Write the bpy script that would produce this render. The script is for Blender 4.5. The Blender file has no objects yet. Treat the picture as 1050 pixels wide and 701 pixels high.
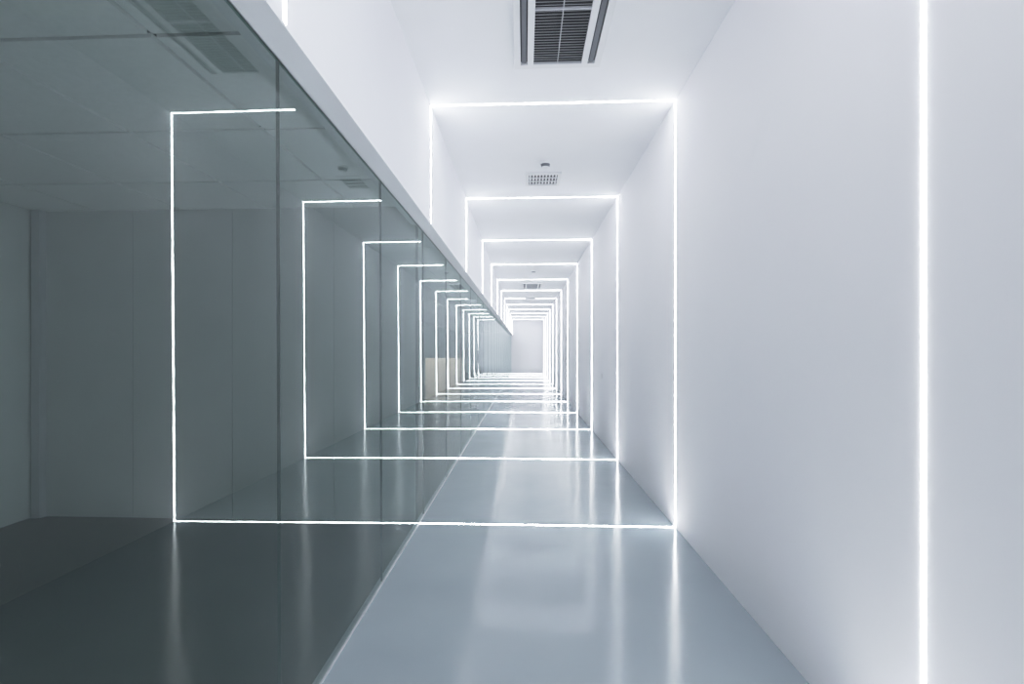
import bpy, bmesh, math
from mathutils import Vector

sc = bpy.context.scene
vs = sc.view_settings
vs.view_transform = 'Standard'
vs.look = 'None'
vs.exposure = 0.0
# soft highlight shoulder over scene-linear 0..4
vs.use_curve_mapping = True
cm = vs.curve_mapping
cm.white_level = (4, 4, 4)
cm.use_clip = False
cm.extend = 'HORIZONTAL'
cv = cm.curves[3]
cv.points[0].location = (0, 0); cv.points[-1].location = (1, 1.02)
for px, py in ((0.05, 0.205), (0.10, 0.41), (0.15, 0.58), (0.20, 0.69), (0.27, 0.80), (0.40, 0.91), (0.65, 0.99)):
    cv.points.new(px, py)
for p in cv.points: p.handle_type = 'AUTO_CLAMPED'
cm.update()

# ---------------------------------------------------------------- dims (m)
XR = 1.283      # right wall
XG = -0.92      # glass face
XU = -0.817     # upper left wall face
ZC = 3.64       # ceiling
ZS = 2.613      # soffit / glass head
Y0, Y1 = -4.2, 33.8
F0, FS = 1.628, 2.592   # first frame and spacing
XL = -4.45      # far side wall of the side room
ZR = 2.77       # side room ceiling
YP = 4.25       # partition in the side room

# ---------------------------------------------------------------- materials
def new_mat(name):
    m = bpy.data.materials.new(name); m.use_nodes = True
    nt = m.node_tree; nt.nodes.clear()
    out = nt.nodes.new('ShaderNodeOutputMaterial')
    return m, nt, out

def pbr(name, col, rough=0.5, metal=0.0, noise=0.03, nscale=3.0, bump=0.0, bscale=60.0, bdist=0.002,
        spec=0.5, coat=0.0, coat_rough=0.05, rough_var=0.0):
    m, nt, out = new_mat(name)
    b = nt.nodes.new('ShaderNodeBsdfPrincipled')
    nt.links.new(b.outputs[0], out.inputs[0])
    tc = nt.nodes.new('ShaderNodeTexCoord')
    n = nt.nodes.new('ShaderNodeTexNoise'); n.inputs['Scale'].default_value = nscale
    n.inputs['Detail'].default_value = 4
    nt.links.new(tc.outputs['Object'], n.inputs['Vector'])
    r = nt.nodes.new('ShaderNodeValToRGB')
    r.color_ramp.elements[0].position = 0.3; r.color_ramp.elements[1].position = 0.7
    r.color_ramp.elements[0].color = tuple(c*(1-noise) for c in col)+(1,)
    r.color_ramp.elements[1].color = tuple(min(1, c*(1+noise)) for c in col)+(1,)
    nt.links.new(n.outputs['Fac'], r.inputs[0])
    nt.links.new(r.outputs[0], b.inputs['Base Color'])
    b.inputs['Roughness'].default_value = rough
    if rough_var:
        mr = nt.nodes.new('ShaderNodeMapRange')
        mr.inputs['From Min'].default_value = 0.3; mr.inputs['From Max'].default_value = 0.7
        mr.inputs['To Min'].default_value = rough-rough_var; mr.inputs['To Max'].default_value = rough+rough_var
        nt.links.new(n.outputs['Fac'], mr.inputs['Value'])
        nt.links.new(mr.outputs[0], b.inputs['Roughness'])
    b.inputs['Metallic'].default_value = metal
    b.inputs['Specular IOR Level'].default_value = spec
    b.inputs['Coat Weight'].default_value = coat
    b.inputs['Coat Roughness'].default_value = coat_rough
    if bump:
        n2 = nt.nodes.new('ShaderNodeTexNoise'); n2.inputs['Scale'].default_value = bscale
        n2.inputs['Detail'].default_value = 2
        nt.links.new(tc.outputs['Object'], n2.inputs['Vector'])
        bp = nt.nodes.new('ShaderNodeBump'); bp.inputs['Strength'].default_value = bump
        bp.inputs['Distance'].default_value = bdist
        nt.links.new(n2.outputs['Fac'], bp.inputs['Height'])
        nt.links.new(bp.outputs[0], b.inputs['Normal'])
        nt.links.new(bp.outputs[0], b.inputs['Coat Normal'])
    return m

M_wall = pbr('white_wall_paint', (0.86, 0.86, 0.90), 0.7, noise=0.01, nscale=1.2, bump=0.06, bscale=90, spec=0.25)
M_wall2 = pbr('white_upper_wall_paint', (0.80, 0.805, 0.845), 0.7, noise=0.01, nscale=1.2, spec=0.2)
M_ceil = pbr('white_ceiling_paint', (0.83, 0.84, 0.87), 0.8, noise=0.01, spec=0.2)
M_floor = pbr('grey_epoxy_floor', (0.31, 0.355, 0.385), 0.16, noise=0.03, nscale=1.5, bump=0.35, bscale=3.5,
              bdist=0.006, spec=0.38, rough_var=0.04)
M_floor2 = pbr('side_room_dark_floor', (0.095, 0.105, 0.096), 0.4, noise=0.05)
M_room = pbr('side_room_paint', (0.60, 0.62, 0.61), 0.7, noise=0.03)
M_tile = pbr('ceiling_tile_mineral', (0.90, 0.90, 0.90), 0.8, noise=0.04, nscale=30)
M_grid = pbr('ceiling_grid_dark', (0.05, 0.055, 0.055), 0.5)
M_alu = pbr('anodised_aluminium', (0.62, 0.63, 0.65), 0.35, metal=0.6)
M_plast = pbr('white_plastic', (0.74, 0.75, 0.77), 0.4)
M_dark = pbr('painted_duct_shade', (0.05, 0.053, 0.058), 0.7)  # shade of a duct hollow put into the colour of a flat plate
M_slot = pbr('charcoal_slot', (0.14, 0.15, 0.17), 0.5)
M_louv = pbr('grey_louver', (0.50, 0.51, 0.54), 0.45)
M_seal = pbr('dark_sealant', (0.05, 0.08, 0.075), 0.5)
M_beige = pbr('beige_board', (0.82, 0.71, 0.62), 0.6, noise=0.06)
M_soff = pbr('soffit_paint', (0.80, 0.81, 0.84), 0.45, noise=0.01)

def emis(name, col, s):
    m, nt, out = new_mat(name)
    e = nt.nodes.new('ShaderNodeEmission')
    e.inputs['Color'].default_value = col+(1,); e.inputs['Strength'].default_value = s
    nt.links.new(e.outputs[0], out.inputs[0]); return m
M_led = emis('led_diffuser', (0.92, 0.952, 1.0), 69.0)
M_fill = emis('added_fill_lens', (1.0, 0.95, 0.88), 6.0)  # glow of the invented fixture above the boards

def glass_front():
    m, nt, out = new_mat('tinted_glass')
    tr = nt.nodes.new('ShaderNodeBsdfTransparent'); tr.inputs[0].default_value = (0.59, 0.645, 0.64, 1)
    gl = nt.nodes.new('ShaderNodeBsdfGlossy'); gl.inputs['Roughness'].default_value = 0.0
    gl.inputs['Color'].default_value = (0.87, 0.94, 0.93, 1)
    geo = nt.nodes.new('ShaderNodeNewGeometry')
    mr = nt.nodes.new('ShaderNodeMapRange')
    mr.inputs['To Min'].default_value = 1.72; mr.inputs['To Max'].default_value = 1/1.72
    nt.links.new(geo.outputs['Backfacing'], mr.inputs['Value'])
    fr = nt.nodes.new('ShaderNodeFresnel'); nt.links.new(mr.outputs[0], fr.inputs['IOR'])
    mx = nt.nodes.new('ShaderNodeMixShader')
    nt.links.new(fr.outputs[0], mx.inputs[0]); nt.links.new(tr.outputs[0], mx.inputs[1])
    nt.links.new(gl.outputs[0], mx.inputs[2]); nt.links.new(mx.outputs[0], out.inputs[0])
    return m
def glass_back():
    m, nt, out = new_mat('clear_glass_back')
    tr = nt.nodes.new('ShaderNodeBsdfTransparent'); tr.inputs[0].default_value = (0.97, 1, 0.99, 1)
    nt.links.new(tr.outputs[0], out.inputs[0]); return m
M_gf, M_gb = glass_front(), glass_back()
M_ge = pbr('green_glass_edge', (0.10, 0.22, 0.19), 0.2)

# ---------------------------------------------------------------- mesh helpers
def finish(bm, name, mats, smooth=False, bevel=0.0):
    bmesh.ops.recalc_face_normals(bm, faces=bm.faces)
    me = bpy.data.meshes.new(name); bm.to_mesh(me); bm.free()
    for m in mats: me.materials.append(m)
    if smooth:
        for p in me.polygons: p.use_smooth = True
    o = bpy.data.objects.new(name, me); sc.collection.objects.link(o)
    if bevel:
        bv = o.modifiers.new('bevel', 'BEVEL'); bv.width = bevel; bv.segments = 2; bv.limit_method = 'ANGLE'
    return o

def add_box(bm, x0, x1, y0, y1, z0, z1, mi=0):
    P = [(x0,y0,z0),(x1,y0,z0),(x1,y1,z0),(x0,y1,z0),(x0,y0,z1),(x1,y0,z1),(x1,y1,z1),(x0,y1,z1)]
    v = [bm.verts.new(p) for p in P]
    fs = []
    for f in ((3,2,1,0),(4,5,6,7),(0,1,5,4),(1,2,6,5),(2,3,7,6),(3,0,4,7)):
        fc = bm.faces.new([v[i] for i in f]); fc.material_index = mi; fs.append(fc)
    return v, fs

def box_obj(name, boxes, mats, bevel=0.0):
    bm = bmesh.new()
    for b in boxes: add_box(bm, *b)
    return finish(bm, name, mats, bevel=bevel)

def add_prism(bm, a, b, nrm, w, h, mi=0, seg=4, embed=0.001):
    """slightly domed diffuser run from a to b, lying on a surface with inward normal nrm"""
    a, b, nrm = Vector(a), Vector(b), Vector(nrm)
    d = (b-a).normalized(); s = d.cross(nrm).normalized()
    prof = [(-w/2, -embed)]
    for i in range(seg+1):
        t = math.pi*(1-i/seg); prof.append((math.cos(t)*w/2, math.sin(t)*h))
    prof.append((w/2, -embed))
    ra = [bm.verts.new(a+s*p[0]+nrm*p[1]) for p in prof]
    rb = [bm.verts.new(b+s*p[0]+nrm*p[1]) for p in prof]
    n = len(prof)
    for i in range(n):
        f = bm.faces.new([ra[i], ra[(i+1)%n], rb[(i+1)%n], rb[i]]); f.material_index = mi
    for r in (ra, rb):
        f = bm.faces.new(r); f.material_index = mi

def lathe(name, x, y, z, prof, mats, special=(), N=28):
    bm = bmesh.new(); rings = []
    for r, dz in prof:
        if r == 0: rings.append([bm.verts.new((x, y, z+dz))])
        else: rings.append([bm.verts.new((x+r*math.cos(2*math.pi*i/N), y+r*math.sin(2*math.pi*i/N), z+dz)) for i in range(N)])
    for gi, (a, b) in enumerate(zip(rings, rings[1:])):
        for i in range(N):
            j = (i+1) % N
            q = [a[0]] if len(a) == 1 else [a[i], a[j]]
            q2 = [b[0]] if len(b) == 1 else [b[j], b[i]]
            f = bm.faces.new(q+q2)
            if gi in special: f.material_index = 1
    return finish(bm, name, mats)

# ---------------------------------------------------------------- shell
box_obj('floor', [(XG-0.02, XR+0.15, Y0-0.15, Y1+0.15, -0.2, 0)], [M_floor])
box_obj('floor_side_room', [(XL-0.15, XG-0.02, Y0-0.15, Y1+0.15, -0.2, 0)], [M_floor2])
box_obj('wall_right', [(XR, XR+0.15, Y0, Y1, 0, ZC)], [M_wall])
box_obj('ceiling', [(XU-0.18, XR+0.15, Y0, Y1, ZC, ZC+0.15)], [M_ceil])
box_obj('wall_upper_left', [(XU-0.18, XU, Y0, Y1, ZS, ZC)], [M_wall2])
box_obj('wall_end', [(XL-0.15, XR+0.15, Y1, Y1+0.15, 0, ZC+0.15)], [M_wall])
box_obj('wall_back', [(XL-0.15, XR+0.15, Y0-0.15, Y0, 0, ZC+0.15)], [M_wall])
box_obj('wall_left', [(XL-0.15, XL, Y0, Y1, 0, ZC)], [M_room])
box_obj('trim_soffit', [(XG-0.005, XU+0.004, Y0, Y1, ZS-0.012, ZS)], [M_soff])
box_obj('trim_glass_base', [(XG-0.03, XG+0.006, Y0, Y1, 0.0, 0.012)], [M_alu])

# partition in side room (panelled)
bx = [(XL, XG-0.04, YP+0.01, YP+0.11, 0, ZR, 1)]
x = XL
while x < XG-0.05:
    x2 = min(x+0.92, XG-0.04)
    bx.append((x+0.0015, x2-0.0015, YP, YP+0.02, 0.0, ZR, 0)); x = x2
box_obj('wall_partition', bx, [M_room, M_grid])

# side room tiled ceiling
bx = [(XL, XU-0.18, Y0, Y1, ZR+0.02, ZR+0.08, 1)]
tx, ty = 0.79, 0.83
ys_list = [YP]
yy = 3.56
while yy > Y0: ys_list.append(yy); yy -= ty
ys_list.append(Y0)
ys_list = sorted(ys_list)
yy = YP
while yy < Y1: ys_list.append(min(yy+ty*2, Y1)); yy += ty*2
xs_list = [XL]
xx = -2.29-0.79*2
while xx < XU-0.2: xs_list.append(xx); xx += tx
xs_list.append(XU-0.18)
g = 0.011
for i in range(len(ys_list)-1):
    for j in range(len(xs_list)-1):
        bx.append((xs_list[j]+g, xs_list[j+1]-g, ys_list[i]+g, ys_list[i+1]-g, ZR, ZR+0.03, 0))
box_obj('ceiling_side_room', bx, [M_tile, M_grid])
box_obj('trim_corner_post', [(XL+0.02, XL+0.10, YP-0.06, YP, 0, ZR)], [M_alu])

# ---------------------------------------------------------------- glass panels
sp = 1.311; s0 = 1.807
k0 = math.floor((Y0-s0)/sp)
lean = 0.0036
seams = []
k = k0
while True:
    a = s0+k*sp; b = a+sp
    a2, b2 = max(a, Y0+0.01), min(b, Y1-0.01)
    if a2 >= Y1-0.05: break
    if b2 > a2+0.05:
        bm = bmesh.new()
        h = ZS-0.014-0.010
        v, fs = add_box(bm, -0.012, 0, a2+0.001, b2-0.001, 0, h, 2)
        fs[3].material_index = 0    # +x face
        fs[5].material_index = 1    # -x face
        bm.normal_update()
        for vv in v: vv.co.x -= lean*vv.co.z
        o = finish(bm, 'glass_panel', [M_gf, M_gb, M_ge])
        o.location = (XG, 0, 0.011)
        if a2 > Y0+0.02: seams.append(a2)
    k += 1
bm = bmesh.new()
for s in seams:
    v, fs = add_box(bm, -0.0125, 0.0006, s-0.0012, s+0.0012, 0.012, ZS-0.013, 0)
    for vv in v: vv.co.x += XG - lean*vv.co.z
finish(bm, 'trim_glass_joints', [M_seal])

# ---------------------------------------------------------------- LED frames
def led_frame(y):
    bm = bmesh.new()
    w, h = 0.021, 0.0020
    add_prism(bm, (XR, y, 0.0), (XR, y, ZC), (-1,0,0), w, h*1.6)
    add_prism(bm, (XU, y, ZC), (XR, y, ZC), (0,0,-1), w, h*1.6)
    add_prism(bm, (XU, y, ZS-0.008), (XU, y, ZC), (1,0,0), w, h*1.6)
    add_prism(bm, (XG+0.006, y, 0.0), (XR, y, 0.0), (0,0,1), w, h)
    return finish(bm, 'led_strip_frame', [M_led], smooth=False)
for k in range(-2, 13):
    y = F0+FS*k
    if Y0 < y < Y1-0.1: led_frame(y)

# ---------------------------------------------------------------- ceiling AC unit
def ac_unit(yc, L=1.25, W=0.63, xc=0.24):
    bm = bmesh.new()
    z1 = ZC; z0 = ZC-0.028
    x0, x1 = xc-W/2, xc+W/2; y0, y1 = yc-L/2, yc+L/2
    add_box(bm, x0+.01, x1-.01, y0+.01, y1-.01, z1-0.004, z1-0.001, 1)   # dark plate painted as the shaded hollow, no opening behind
    e = 0.045; sl = 0.05
    ya, yb = y0+0.05, y1-0.05
    add_box(bm, x0, x1, y0, ya, z0, z1, 0); add_box(bm, x0, x1, yb, y1, z0, z1, 0)
    add_box(bm, x0, x0+e, ya, yb, z0, z1, 0); add_box(bm, x1-e, x1, ya, yb, z0, z1, 0)
    gx0, gx1 = x0+e+sl+0.045, x1-e-sl-0.045
    add_box(bm, x0+e+sl, gx0, ya, yb, z0, z1, 0); add_box(bm, gx1, x1-e-sl, ya, yb, z0, z1, 0)
    for cx in (x0+e+sl/2, x1-e-sl/2):
        add_box(bm, cx-0.016, cx+0.016, ya+.01, yb-.01, z0+0.008, z0+0.012, 2)
    n = int((yb-ya)/0.028)
    for i in range(n):
        yy = ya+(i+0.5)*(yb-ya)/n
        v, f = add_box(bm, gx0, gx1, yy-0.007, yy+0.007, z0+0.004, z0+0.008, 3)
        for q in v:
            if q.co.y > yy: q.co.z += 0.010
    for t in (0.0, 0.5, 1.0):
        yy = ya+0.006+(yb-ya-0.012)*t
        add_box(bm, gx0, gx1, yy-0.006, yy+0.006, z0+0.001, z0+0.016, 3)
    for t in (0.5,):
        xx = gx0+(gx1-gx0)*t
        add_box(bm, xx-0.003, xx+0.003, ya, yb, z0+0.002, z0+0.012, 3)
    return finish(bm, 'ceiling_air_conditioner', [M_plast, M_dark, M_slot, M_louv])
ac_unit(3.03); ac_unit(15.9)

def diffuser(yc, xc=0.225, S=0.43):
    bm = bmesh.new(); z1 = ZC
    h = S/2
    add_box(bm, xc-h+.01, xc+h-.01, yc-h+.01, yc+h-.01, z1-0.004, z1-0.001, 1)  # flat dark plate, painted shade behind the vanes
    def ring(r0, r1, za, zb, mi=0):
        add_box(bm, xc-r1, xc+r1, yc-r1, yc-r0, za, zb, mi); add_box(bm, xc-r1, xc+r1, yc+r0, yc+r1, za, zb, mi)
        add_box(bm, xc-r1, xc-r0, yc-r0, yc+r0, za, zb, mi); add_box(bm, xc+r0, xc+r1, yc-r0, yc+r0, za, zb, mi)
    ring(h-0.04, h, z1-0.022, z1)
    ins = h-0.04
    n = 9
    for i in range(n):
        xx = xc-ins+(i+0.5)*2*ins/n
        v, f = add_box(bm, xx-0.009, xx+0.009, yc-ins, yc+ins, z1-0.020, z1-0.015, 0)
        for q in v:
            if q.co.x > xx: q.co.z += 0.008
    for t in (-0.33, 0.33):
        add_box(bm, xc-ins, xc+ins, yc+t*ins*1.0-0.006, yc+t*ins+0.006, z1-0.021, z1-0.006, 0)
    return finish(bm, 'ceiling_air_vent', [M_plast, M_dark])
diffuser(6.06); diffuser(19.5)

SM = [(0.0,0),(0.062,0),(0.062,-0.016),(0.054,-0.022),(0.048,-0.036),(0.048,-0.044),(0.044,-0.052),
      (0.032,-0.064),(0.012,-0.070),(0.0,-0.070)]
lathe('smoke_detector', 0.235, 5.55, ZC, SM, [M_plast, M_slot], (3, 4, 5))
lathe('smoke_detector', 0.235, 13.0, ZC, SM, [M_plast, M_slot], (3, 4, 5))

box_obj('light_switch', [(XR-0.009, XR, 8.14, 8.226, 1.05, 1.136, 0), (XR-0.013, XR-0.008, 8.16, 8.206, 1.067, 1.119, 0)],
        [M_plast], bevel=0.002)

# beige boards on feet in the second side room, brightened by an added lamp
box_obj('freestanding_board', [(-2.95, -2.62, 14.40, 14.44, 0.03, 1.30, 0), (-2.60, -1.85, 14.40, 14.44, 0.03, 1.30, 0),
        (-2.62, -2.60, 14.405, 14.435, 0.03, 1.30, 1),
        (-2.90, -2.84, 14.25, 14.59, 0, 0.03, 1), (-1.96, -1.90, 14.25, 14.59, 0, 0.03, 1)], [M_beige, M_alu], bevel=0.003)
FILL_PROF = [(0.0,0),(0.075,0),(0.075,-0.006),(0.060,-0.008),(0.055,-0.003),(0.0,-0.003)]
fill = lathe('added_fill_lamp', 0, 0, 0, FILL_PROF, [M_plast, M_fill], (4,))  # invented fixture, added so the boards show through the glass
fill.location = (-2.35, 13.1, ZR)
sl = bpy.data.lights.new('added_fill_beam', 'SPOT'); sl.energy = 260; sl.spot_size = math.radians(75); sl.spot_blend = 0.8  # added spot that brightens the boards
sl.color = (1.0, 0.93, 0.88); sl.shadow_soft_size = 0.05
so = bpy.data.objects.new('added_fill_beam', sl); sc.collection.objects.link(so)
so.parent = fill; so.location = (0, 0, -0.03)
so.rotation_euler = (Vector((0, 1.3, -2.0))).to_track_quat('-Z', 'Y').to_euler()

# ---------------------------------------------------------------- world
w = bpy.data.worlds.new('world'); sc.world = w; w.use_nodes = True
w.node_tree.nodes['Background'].inputs[0].default_value = (0.5, 0.55, 0.6, 1)
w.node_tree.nodes['Background'].inputs[1].default_value = 0.05

# ---------------------------------------------------------------- camera
cam = bpy.data.cameras.new('camera'); co = bpy.data.objects.new('camera', cam); sc.collection.objects.link(co)
cam.sensor_width = 36; cam.lens = 500/1050*36
co.location = (0, 0, 1.5); co.rotation_euler = (math.radians(90), 0, math.radians(2.5))
cam.shift_x = 8.8/1050; cam.shift_y = 9.5/1050
cam.clip_start = 0.05; cam.clip_end = 200
sc.camera = co
